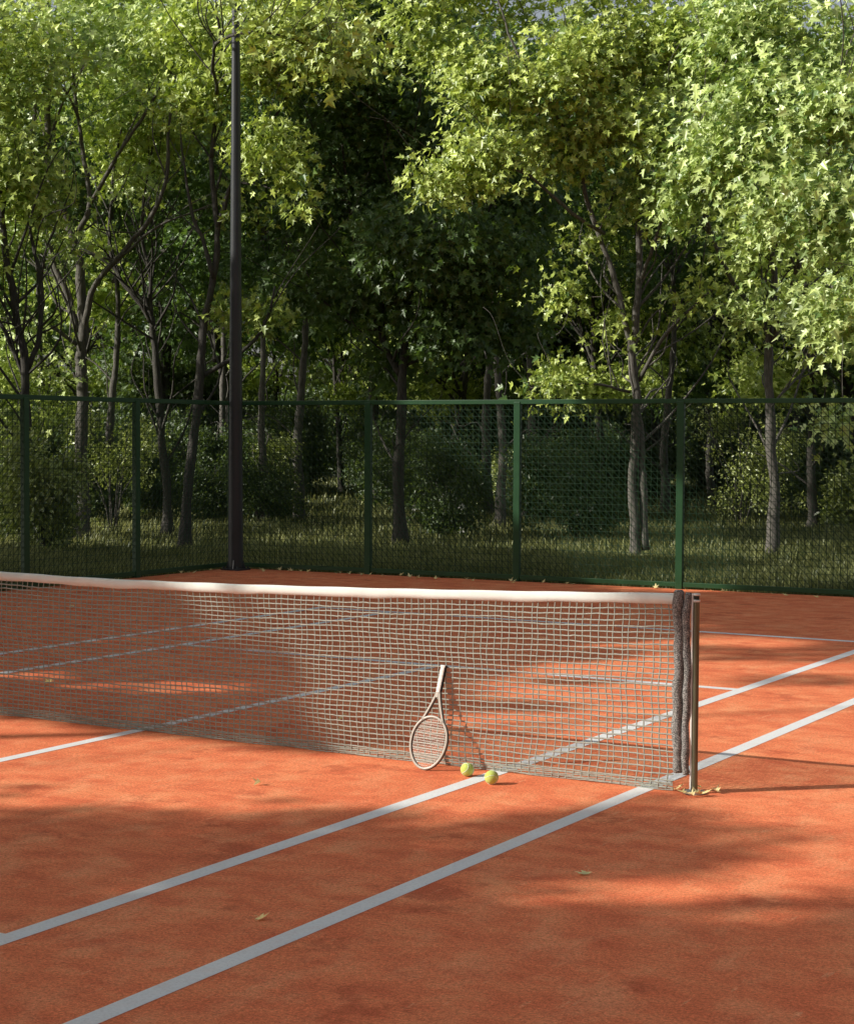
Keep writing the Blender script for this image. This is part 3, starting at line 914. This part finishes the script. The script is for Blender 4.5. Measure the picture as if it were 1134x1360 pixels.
# maple with three rising stems on the left
tree_px('maple_tree', 'grey barked maple with three rising limbs and a long bough to the left', GF, 109, 716,
        [([(110, 640), (108, 560), (106, 490), (107, 440), (106, 380), (98, 320), (66, 230), (64, 150), (66, 60), (60, -20)], 0.145, 0.04),
         ([(107, 445), (122, 385, -.3), (160, 340, -.6), (196, 295, -.8), (215, 240, -1), (222, 160, -1), (235, 60, -1)], 0.07, 0.02),
         ([(104, 440), (88, 385), (70, 345), (60, 280), (45, 200), (48, 120)], 0.075, 0.03),
         ([(98, 320), (118, 270), (108, 190), (98, 110), (95, 20)], 0.06, 0.02),
         ([(102, 458), (70, 435, -.3), (35, 425, -.6), (-10, 422, -1)], 0.045, 0.02),
         ([(118, 270), (165, 190, -.5), (215, 110, -1), (260, 40, -1.2)], 0.045, 0.014),
         ([(160, 340, -.6), (210, 300, -1), (260, 280, -1.3), (310, 262, -1.5)], 0.030, 0.010),
         ([(106, 160), (80, 110, -.5), (20, 60, -.8)], 0.03, 0.012)],
        [(60, 60, -1, 1.2, 43), (150, 40, -1, 1.2, 43), (230, 70, -1.2, .9, 28), (20, 150, -.5, .9, 23), (300, 40, -1.3, .6, 18), (100, 130, .3, .9, 15),
         (20, 260, -1.2, .7, 21), (15, 320, -1.5, .5, 12), (90, 320, -1.2, .4, 8), (85, 475, -1, .42, 8), (20, 440, -1, .55, 12), (100, -60, 0, 1.8, 50), (240, -50, -.6, 1.3, 32),
         (170, 150, .5, .8, 14), (310, 262, -1.5, .45, 8), (200, 230, .4, .7, 10)],
        leaf=0.132, per=19, mats=('bark', 'leaf_light'), seed=55, spread=0.32, facing=FACE, gap=.51)

# reddish trunk at the left edge
tree_px('maple_tree', 'short thick forked maple with a reddish trunk at the left edge', GF, 36, 728,
        [([(36, 640), (35, 560), (34, 490), (22, 420), (8, 340), (0, 250)], 0.105, 0.05),
         ([(35, 490), (52, 440), (55, 380), (40, 300), (45, 200)], 0.06, 0.02),
         ([(34, 500), (10, 440), (-25, 380), (-60, 280)], 0.05, 0.02)],
        [(-20, 200, 0, 1.2, 60), (40, 250, 0.3, .9, 30), (-60, 350, 0, 1.0, 50), (0, 60, .2, 1.4, 60), (-80, 80, 0, 1.6, 70), (10, 560, .5, .5, 10)],
        leaf=0.125, per=27, mats=('bark_dark', 'leaf'), seed=66, spread=0.32, facing=FACE, gap=0.40)

# thin dark tree between the two left ones
tree_px('maple_tree', 'thin dark maple forking above the fence between two stouter trunks', GF, 223, 712,
        [([(222, 640), (214, 560), (210, 480), (202, 425), (192, 395)], 0.10, 0.055),
         ([(202, 428), (180, 395), (155, 360), (146, 310), (150, 240), (165, 150)], 0.055, 0.02),
         ([(200, 420), (200, 370), (190, 310), (195, 240), (210, 150)], 0.05, 0.02),
         ([(155, 360), (130, 340), (105, 330)], 0.03, 0.012)],
        [(160, 200, .5, 1.0, 40), (220, 180, .5, 1.0, 46), (190, 90, .5, 1.2, 55), (130, 330, .6, .5, 12), (230, 330, .8, .6, 18), (180, -20, .6, 1.6, 60)],
        leaf=0.12, per=28, mats=('bark_dark', 'leaf'), seed=77, spread=0.32, gap=0.42)

# ------------------------------------------------------------------ trees deeper in the wood: three grown, then copied
def generic(name, label, seed, hgt, mats, low, n):
    r = np.random.default_rng(seed)
    limbs = [([(0, 0, -.05), (r.normal(0, .08), r.normal(0, .08), hgt * .2), (r.normal(0, .2), r.normal(0, .2), hgt * .42), (r.normal(0, .3), r.normal(0, .3), hgt * .8)], 0.14, 0.035)]
    blobs = [((0, 0, hgt * .82), (1.9, 1.9, 1.5), int(n * .3))]
    k0 = r.random() * 6
    for k in range(6):
        a = k0 + k * 2 * math.pi / 6 + r.normal(0, .25)
        z0 = hgt * (low - .08 + .05 * k); rr = 1.4 + r.random() * 1.0
        e = np.array([math.cos(a) * rr, math.sin(a) * rr, z0 + 1.5 + r.random()])
        limbs.append(([(0, 0, z0), (e[0] * .35, e[1] * .35, z0 + .8), e], 0.06, 0.018))
        blobs.append((e, (1.25, 1.25, .95), int(n * .09)))
    for k in range(3):
        a = r.random() * 6.28
        blobs.append(((math.cos(a) * 1.2, math.sin(a) * 1.2, hgt * low * .95), (.9, .9, .6), int(n * .05)))
    return build_tree(name, label, 'tree', GB, (0, 0, 0), limbs, blobs, leaf=0.14, per=28, mats=mats, seed=seed, spread=0.38, gap=0.34)


GB = 'dark trees standing deep in the wood'
LB = 'dark leafy tree standing deep in the wood behind the front row'
protos = [None] * 4
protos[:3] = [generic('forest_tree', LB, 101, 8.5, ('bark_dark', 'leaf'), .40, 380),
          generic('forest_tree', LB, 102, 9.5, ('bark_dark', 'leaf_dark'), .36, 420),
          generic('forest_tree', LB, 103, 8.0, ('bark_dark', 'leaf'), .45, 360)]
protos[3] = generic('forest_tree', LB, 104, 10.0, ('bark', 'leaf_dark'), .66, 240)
used = [False] * 4


def place(px, py, k, sc=1.0, rz=None, label=LB, group=GB, xy=None, px_free=True):
    g = on_ground(px, py) if xy is None else np.array([xy[0], xy[1], 0.0])
    rz = random.random() * 6.28 if rz is None else rz
    s = sc * (0.94 + 0.12 * random.random())
    zz = np.array([[g[0], g[1], z] for z in np.linspace(3.2, 8.5, 12) * s])
    if used[k] and px_free and not clear_of_shafts(zz, 2.2 if k < 3 else 1.3).all(): return
    if not used[k]:
        used[k] = True; o = protos[k]
        o.location = g; o.rotation_euler = (0, 0, rz); o.scale = (s, s, s); o['label'] = label; o['group'] = group
    else:
        copy_tree(protos[k], g, rz, (s, s, s * (0.95 + .1 * random.random())), label, group)


place(352, 692, 3, .9, px_free=False); place(10, 712, 2, .45, px_free=False)
for (px, py, k) in [(885, 684, 3), (1080, 700, 2), (663, 697, 3), (699, 690, 3), (398, 688, 3), (650, 684, 3),  (455, 655, 2), (735, 668, 1), (610, 668, 0),
                    (945, 672, 1), (150, 690, 3), (60, 680, 3), (300, 668, 3), (1010, 668, 2), (790, 676, 0), (1120, 690, 1), (560, 660, 1), ]:
    place(px, py, k, px_free=False)
for (px, py, k) in [(110, 652, 0), (210, 648, 1), (370, 645, 2), (520, 648, 0), (640, 646, 1), (760, 645, 2), (850, 650, 0), (930, 646, 1), (1050, 648, 2), (1130, 652, 0),
                    (-40, 655, 2), (1200, 700, 1), (1230, 660, 0), (-70, 694, 1)]:
    place(px, py, k, 1.15, px_free=px > -50)
for i in range(17):
    place(-60 + i * 78 + random.uniform(-25, 25), 629 + random.uniform(-2.5, 3), i % 3, 1.45, label='tree in the far depth of the wood, only its dark leaves showing', group='trees in the far depth of the wood')

for (px, py, k, sc) in [(-40, 668, 1, 1.55), (60, 662, 0, 1.6), (140, 664, 1, 1.6), (215, 660, 2, 1.75), (285, 662, 1, 1.6), (370, 657, 0, 1.7), (500, 664, 1, 1.6), (575, 660, 0, 1.65),
                        (690, 662, 1, 1.6), (780, 660, 2, 1.75), (860, 660, 0, 1.65), (960, 658, 1, 1.6), (1040, 662, 0, 1.7), (1120, 660, 1, 1.6), (1200, 664, 2, 1.7)]:
    place(px, py, k, sc, label='tall tree in the back rows of the wood, its top closing the sky', group='tall trees in the back rows of the wood')
for (x, y, k) in ((-10.8, 3.0, 0), (-13.5, 5.0, 1), (-12.5, 0.8, 2)):  # extra unseen trees, added to block sky and darken the far court
    place(0, 0, k, .72, label='unseen tree added left of the court to shade its far end', group='unseen trees added around the court to block sky light', xy=(x, y), px_free=False)
rk_ = np.random.default_rng(41)
for i in range(10):  # ring of unseen trees, added to cut low sky light on the wood
    place(0, 0, i % 3, 1.15, label='unseen tree added left of the court to shade its far end', group='unseen trees added around the court to block sky light', xy=(15.5 + rk_.random() * 3 + (i % 2) * 3, -22 + i * 4.6), px_free=False)
for i in range(5):  # ring continues behind the camera, added for the same sky blocking
    place(0, 0, i % 3, 1.15, label='unseen tree added left of the court to shade its far end', group='unseen trees added around the court to block sky light', xy=(2.5 + i * 4.2, -25 - rk_.random() * 3), px_free=False)

# ------------------------------------------------------------------ bushes
def bush(px, py, wpx, hpx, label, mats, seed, leaf=0.085, n=240, flowers=0, per=20, gap=.42):
    g = on_ground(px, py); d = float((g - CAM) @ FW); s = d / FPX
    W_, H_ = wpx * s / 2, hpx * s
    r = np.random.default_rng(seed)
    limbs = []
    for k in range(9):
        a = k / 9 * 6.28 + r.normal(0, .2); q = W_ * (.3 + .5 * r.random())
        e = g + [math.cos(a) * q, math.sin(a) * q, H_ * (.5 + .4 * r.random())]
        limbs.append(([g + [math.cos(a) * .05, math.sin(a) * .05, -.03], g + [math.cos(a) * q * .35, math.sin(a) * q * .35, H_ * .3], e], 0.018, 0.007))
    bl = [(g + [0, 0, H_ * .42], (W_ * .70, W_ * .7, H_ * .42), int(n * .55))]
    for k in range(10):
        a = r.random() * 6.28
        bl.append((g + [math.cos(a) * W_ * .65, math.sin(a) * W_ * .6, H_ * (.12 + .85 * r.random())], (W_ * (.18 + .30 * r.random()), W_ * .35, H_ * (.10 + .22 * r.random())), n // 12))
    return build_tree('bush', label, 'bush', 'bushes under the trees', g, limbs, bl, leaf=leaf, per=per, mats=mats, kind='oval', seed=seed, spread=0.16,
                      gap=gap, min_leaf_z=0.03, twig_r=.6, flowers=flowers, trunk_name='stems')


bush(985, 696, 205, 190, 'tall yellow green bush caught by sunlight behind the right fence panel', ('bark_dark', 'bush'), 201, n=330)
bush(762, 712, 175, 150, 'large dark rounded bush dotted with white blossom right of centre', ('bark_dark', 'bush_dark_shade'), 202, n=330, flowers=15)
bush(592, 712, 130, 120, 'dark bush with white blossom just left of the middle right fence post', ('bark_dark', 'bush_dark_shade'), 203, n=260, flowers=10)
bush(345, 692, 110, 110, 'dark leafy bush behind the lamp pole', ('bark_dark', 'bush_dark_shade'), 204, n=220)
bush(150, 705, 130, 150, 'tall loose bush between the grey maple and the thin dark maple', ('bark_dark', 'bush'), 205, n=230)
bush(60, 735, 130, 150, 'dense bush against the fence at the left edge', ('bark_dark', 'bush'), 206, n=280, leaf=.1)
bush(1125, 700, 90, 90, 'low bush with pale leaves at the right edge', ('bark_dark', 'bush'), 207, n=130, leaf=.12)
bush(368, 690, 80, 105, 'bush at the edge of the sunlit clearing left of centre', ('bark_dark', 'bush'), 208, n=170)
bush(280, 690, 90, 85, 'small bush right of the leaning maple', ('bark_dark', 'bush_dark_shade'), 209, n=150)
bush(525, 680, 90, 90, 'shaded bush behind the dark middle maple', ('bark_dark', 'bush_dark_shade'), 210, n=160)
bush(670, 672, 120, 75, 'broad low bush far behind the thin pale trunks', ('bark_dark', 'bush'), 211, n=170)

def understory():
    g0 = np.zeros(3)
    r = np.random.default_rng(300)
    limbs = []
    for k in range(8):
        a = k / 8 * 6.28; e = np.array([math.cos(a) * 1.1, math.sin(a) * 1.1, 1.8 + r.random()])
        limbs.append(([g0 + [0, 0, -.03], e * [.3, .3, .5], e], .03, .01))
    bl = [(np.array([0, 0, 1.6]), (1.7, 1.7, 1.6), 260), (np.array([.8, .3, 2.6]), (1.0, 1.0, .9), 60), (np.array([-.7, -.4, 2.9]), (.9, .9, .9), 60)]
    return build_tree('undergrowth_shrub', 'x', 'shrub', 'shrubs of the undergrowth', g0, limbs, bl, leaf=.15, per=20, mats=('bark_dark', 'bush_dark_shade'), seed=301, spread=.3, gap=.36, min_leaf_z=.05, trunk_name='stems')


us_ = understory()
UL = 'leafy shrub closing the gaps between the trunks deep in the wood'
rs_ = np.random.default_rng(12)
first = True
for i in range(64):
    px = -90 + i * 21 + rs_.normal(0, 12); py = (646, 638, 655, 633)[i % 4] + rs_.normal(0, 3)
    if abs(px - 440) < 45 and py > 640: continue
    if abs(px - 915) < 30 and py > 645: continue
    g = on_ground(px, py); s_ = 0.75 + .5 * rs_.random(); rz = rs_.random() * 6.28
    if py > 645 and not clear_of_shafts(g + np.array([[0, 0, q] for q in (.8, 1.6, 2.6)]) * s_, 1.4).all(): continue
    if first: us_.location = g; us_.rotation_euler = (0, 0, rz); us_.scale = (s_,) * 3; us_['label'] = UL; first = False
    else: copy_tree(us_, g, rz, (s_,) * 3, UL, 'shrubs of the undergrowth')

for (px, py, s_) in ((20, 690, .55), (75, 668, .7), (130, 672, .6), (190, 668, .65), (255, 662, .7), (320, 672, .6), (365, 660, .62), (500, 662, .55), (545, 668, .6), (700, 660, .6), (735, 672, .55),
                     (800, 672, .6), (845, 664, .5), (1060, 668, .6), (1110, 676, .6), (-30, 672, .7), (1045, 655, .7), (290, 652, .6), (175, 700, .42), (10, 715, .4), (110, 692, .55), (205, 686, .5), (300, 682, .55), (560, 692, .5), (588, 684, .55), (720, 692, .5), (800, 688, .55), (835, 676, .6), (1090, 690, .55), (1130, 684, .6), (345, 680, .6), (530, 676, .6), (690, 680, .6), (760, 676, .7), (240, 676, .65), (60, 690, .6), (520, 654, .8), (380, 652, .8), (560, 652, .8), (680, 652, .8), (840, 652, .8), (980, 654, .8), (1080, 650, .8), (170, 654, .8), (80, 650, .8), (640, 660, .45)):
    if not clear_of_shafts(on_ground(px, py) + np.array([[0, 0, q] for q in (.4, 1.6, 2.6)]) * s_, 1.2).all(): continue
    copy_tree(us_, on_ground(px, py), rs_.random() * 6.28, (s_,) * 3, UL, 'shrubs of the undergrowth')

# ------------------------------------------------------------------ grass
def grass(n, lo, hi, hmin, hmax, wd, clumpy):
    # positions by ground distance beyond the two fences, inside a wedge wider than the view
    out = np.zeros((0, 3))
    while len(out) < n:
        m = n * 2
        dep = lo + (hi - lo) * rng.random(m) ** 1.25
        lat = (rng.random(m) - .5) * 2 * (0.30 * dep)
        F2 = unit(np.array([FW[0], FW[1], 0])); R2 = np.array([F2[1], -F2[0], 0])
        p = np.array([CAM[0], CAM[1], 0]) + F2 * dep[:, None] + R2 * lat[:, None]
        behind = ((p[:, 1] - FY0 - (p[:, 0] - FX0) * 0.045) > 0.09) | (p[:, 0] < FX0 - 0.09)
        cl = clumps(p, clumpy, 5)
        p = p[behind & (rng.random(m) < 0.25 + 0.9 * cl)]
        out = np.vstack([out, p])
    p = out[:n]; p[:, 2] = -0.03
    hgt = (hmin + (hmax - hmin) * rng.random(n) ** 1.6) * (0.45 + 0.9 * clumps(p, 0.45, 31) + .35 * clumps(p, 1.7, 32))
    a = rng.random(n) * 6.28; d = np.stack([np.cos(a), np.sin(a), 0 * a], 1); e = np.stack([-np.sin(a), np.cos(a), 0 * a], 1)
    lean = 0.15 + 0.85 * rng.random(n)
    w2 = wd * (0.6 + 0.8 * rng.random(n))
    z = np.array([0, 0, 1.0])
    V = np.stack([p - e * w2[:, None], p + e * w2[:, None],
                  p + d * (hgt * lean * .35)[:, None] + z * (hgt * .6)[:, None] + e * (w2 * .75)[:, None],
                  p + d * (hgt * lean * .35)[:, None] + z * (hgt * .6)[:, None] - e * (w2 * .75)[:, None],
                  p + d * (hgt * lean)[:, None] + z * (hgt * (1 - .25 * lean))[:, None]], 1)
    t = np.clip(rng.normal(.22, .25, n) + .25 * (clumps(p, .22, 77) - .5), 0, 1)
    return V, t


gb = MB()
for args in ((80000, 19, 29, 0.05, 0.22, 0.0050, 0.5), (60000, 27, 46, 0.06, 0.24, 0.009, 0.3), (22000, 42, 75, 0.10, 0.28, 0.020, 0.15)):
    V, t = grass(*args)
    n = len(V); i = (np.arange(n) * 5)[:, None]
    k = gb.n
    gb.add(V.reshape(-1, 3), np.concatenate([i, i + 1, i + 2, i + 3], 1), 0, False, t)
    gb.loops.append((np.concatenate([i + 3, i + 2, i + 4], 1) + k).ravel()); gb.tot.append(np.full(n, 3)); gb.mi.append(np.zeros(n)); gb.sm.append(np.zeros(n)); gb.tint.append(t)
tag(gb.build('grass', M['grass']), 'long rough grass growing under the trees behind the fence', 'grass', None, 'stuff')

# ------------------------------------------------------------------ fallen leaves
def fallen_mesh(seed):
    global rng
    keep = rng; rng = np.random.default_rng(seed)
    b = MB()
    add_leaves(b, np.array([[0, -0.5, 0.0]]), np.array([[0, 0, 1.0]]), np.array([[0, 1.0, 0]]), np.array([1.0]), np.array([0.3 + .5 * rng.random()]), 0, 'maple', 0.35 + .3 * rng.random(), -0.25 - .35 * rng.random())
    b.v[0][:, 2] -= b.v[0][:, 2].min()
    b.tube([(0, -.5, b.v[0][0, 2]), (.02, -.75, .05), (.08, -.95, .02)], [.018, .014, .012], 4, 0, False)
    rng = keep
    return b.mesh('fallen_leaf', M['fallen'])


fmeshes = [fallen_mesh(s) for s in (1, 2, 3, 4)]


def fallen(x, y, size, label, group=None, z=0.003, tilt=None):
    me = random.choice(fmeshes)
    o = bpy.data.objects.new('fallen_leaf', me); COL.objects.link(o)
    # curled leaves stand up a little on one edge
    t = random.uniform(.1, .5) if tilt is None else tilt
    rot = Matrix.Rotation(t, 3, 'X') @ Matrix.Rotation(random.uniform(0, 6.28), 3, 'Z')
    rot = Matrix.Rotation(random.uniform(-.4, .5), 3, 'Z') @ rot
    lo = min((rot @ v.co).z for v in me.vertices) * size
    o.location = (x, y, z - lo); o.rotation_euler = rot.to_euler(); o.scale = (size,) * 3
    tag(o, label, 'fallen leaf', group)


for (px, py, s, l) in [(342, 1043, .042, 'small yellow leaf lying alone on the clay left of the racket'), (350, 1223, .050, 'curled yellow leaf lying between the two white side lines'),
                       (775, 1162, .052, 'yellow leaf lying right of the outer side line in the foreground'), (66, 910, .06, 'yellow leaf seen through the left end of the net'),
                       (456, 958, .055, 'yellow leaf seen through the net left of the racket'), (95, 808, .05, 'small pale leaf seen through the net under the left end of its tape')]:
    g = on_ground(px, py); fallen(g[0], g[1], s * 1.15, l, tilt=.42)
for k, (dx, dy) in enumerate([(-.085, -.02), (-.05, -.075), (.045, -.085), (.085, -.04), (-.02, .09), (-.10, .05), (.09, .06), (.02, -.11)]):
    fallen(PX + dx, .01 + dy, .040 + .014 * random.random(), 'yellow leaf lying at the foot of the steel net post', 'yellow leaves around the foot of the net post', .012, random.uniform(-.05, .2))
fr_ = np.random.default_rng(3)
for k in range(34):
    t = abs(fr_.normal(0, 1)) * 3.2 if k % 3 else fr_.random() * 9.3
    if t > 9.6: continue
    p = crn + FDIR * t + np.array([0, -1.0, 0]) * (0.06 + abs(fr_.normal(0, .12)))
    fallen(p[0], p[1], .042 + .025 * fr_.random(), 'yellow leaf blown against the foot of the far fence', 'yellow leaves along the foot of the far fence')
for k in range(9):
    t = fr_.random() * 3.2
    p = crn + LDIR * t + np.array([0.06 + abs(fr_.normal(0, .10)), 0, 0])
    fallen(p[0], p[1], .042 + .025 * fr_.random(), 'yellow leaf blown against the foot of the side fence', 'yellow leaves along the foot of the side fence')

# ------------------------------------------------------------------ trees beside the court, out of the picture, whose crowns dapple the clay
def soft(px, py, cx, cy, rx, ry):
    return np.clip(1.35 - 1.35 * (((px - cx) / rx) ** 2 + ((py - cy) / ry) ** 2), 0, 1)


def shade(P):
    px, py, z = project(P)
    x, y = P[:, 0], P[:, 1]
    m = np.zeros(len(P))
    wob = (clumps(P, .55, 51) - .5) * 60 + (clumps(P, 1.6, 52) - .5) * 30
    front = y < -0.02 - 0.0 * x
    # in front of the net: sunlit strip along the net, shade below it
    yb = np.interp(px, [-200, 0, 150, 300, 450, 567, 700, 800, 900, 1000, 1134, 1300], [1090, 1092, 1098, 1104, 1110, 1108, 1098, 1090, 1096, 1116, 1150, 1170])
    f = np.clip((py + wob * .7 - yb) / 66 + .5, 0, 1)
    sunb = np.maximum(soft(px, py, 880, 1190, 330, 46), soft(px, py, 1110, 1160, 230, 90) * .9)
    f = f * (1 - .93 * sunb)
    # behind the net
    edge = np.interp(px, [-200, 400, 470, 560, 600, 640, 720, 930, 1134], [2000, 1100, 985, 952, 930, 895, 862, 848, 848])
    bck = np.clip((edge - py + wob * .8) / np.where(px > 380, 34, 10) + .5, 0, 1)
    lit = np.maximum(soft(px, py, 215, 914, 190, 11), soft(px, py, 30, 897, 120, 8))
    lit = np.maximum(lit, soft(px, py, 430, 922, 110, 7) * .6)
    bck = bck * (1 - .9 * lit)
    for (cx, cy, rx, ry, s) in ((1050, 872, 130, 10, .35), (1060, 905, 110, 8, .3), (700, 938, 90, 8, .8), (560, 935, 90, 20, .7), (760, 905, 80, 5, .6), (560, 985, 50, 8, .5), (690, 972, 50, 5, .4)):
        bck = np.maximum(bck, s * soft(px, py, cx, cy, rx, ry))
    m = np.where(front, f, bck)
    off = (px < -120) | (px > 1250) | (py > 1420)
    m = np.where(off, .45 + .5 * (clumps(P, .3, 9) > .5), m)
    m = np.where(y > 11.3, 1.0, m)
    return m


def shade_trees():
    global rng
    keep = rng; rng = np.random.default_rng(99)
    sh = np.array([SUN[0], SUN[1]]); shl = np.linalg.norm(sh); sh = sh / shl
    pu = np.array([-sh[1], sh[0]])          # across the sun
    n = 165000
    P = np.stack([rng.uniform(-13, 9, n), rng.uniform(-8, 16.5, n), np.zeros(n)], 1)
    P = P[rng.random(n) < shade(P)]
    u = P[:, :2] @ pu
    edges = np.linspace(u.min(), u.max(), 8)
    idx = np.clip(np.digitize(u + rng.normal(0, .5, len(u)), edges) - 1, 0, 6)
    for k in range(7):
        Q = P[idx == k]
        uc = (edges[k] + edges[k + 1]) / 2
        v = Q[:, :2] @ sh                   # larger = nearer the sun
        h0 = 6.6
        vc = np.median(v) + h0 * shl        # the crown stands here along the sun's line
        hh = np.clip((vc - v) / shl + rng.normal(0, .8, len(Q)), 3.6, 11.5)
        LPp = Q + SUN[None] * hh[:, None]
        LPp = LPp[clear_of_shafts(LPp, .95)]
        base = np.array([*(pu * uc + sh * vc), 0.0])
        root = empty('maple_tree', base)
        tag(root, 'broad maple beside the court that throws dappled shade on the clay', 'tree', 'maples beside the court')
        tb = MB(); cz = np.median(hh)
        tr = catmull([base, base + [.1, .1, cz * .4], base + [0, .1, cz], base + [.1, 0, cz + 2]], 30)
        tb.tube(tr, np.linspace(.2, .03, 30), 10)
        sel = LPp[rng.choice(len(LPp), min(70, len(LPp)), replace=False)]
        nodes = tr[8:]
        for s in sel:
            j = np.argmin(((nodes - s) ** 2).sum(1) + 2.0 * np.maximum(0, nodes[:, 2] - s[2]) ** 2)
            p0 = nodes[j]; ln = np.linalg.norm(s - p0)
            pts = np.array([p0, p0 + (s - p0) * .4 + rng.normal(0, .06, 3) * ln, s])
            tb.tube(pts, [min(.05, .012 * ln + .008), .02, .006], 5, 0, False)
            nodes = np.vstack([nodes, pts[1:]])
        tb.build('trunk', M['bark'], root, base)
        cb = MB(); m = len(LPp)
        add_leaves(cb, LPp, np.array([0, 0, 1.0]) + TOSUN * .3 + rng.normal(0, .45, (m, 3)), rng.normal(0, 1, (m, 3)) + [0, 0, -.2], .175 * (.6 + .6 * rng.random(m)), np.clip(rng.normal(.5, .22, m), 0, 1))
        cb.build('crown', M['leaf'], root, base)
    rng = keep


shade_trees()
print('objects', len(bpy.data.objects))
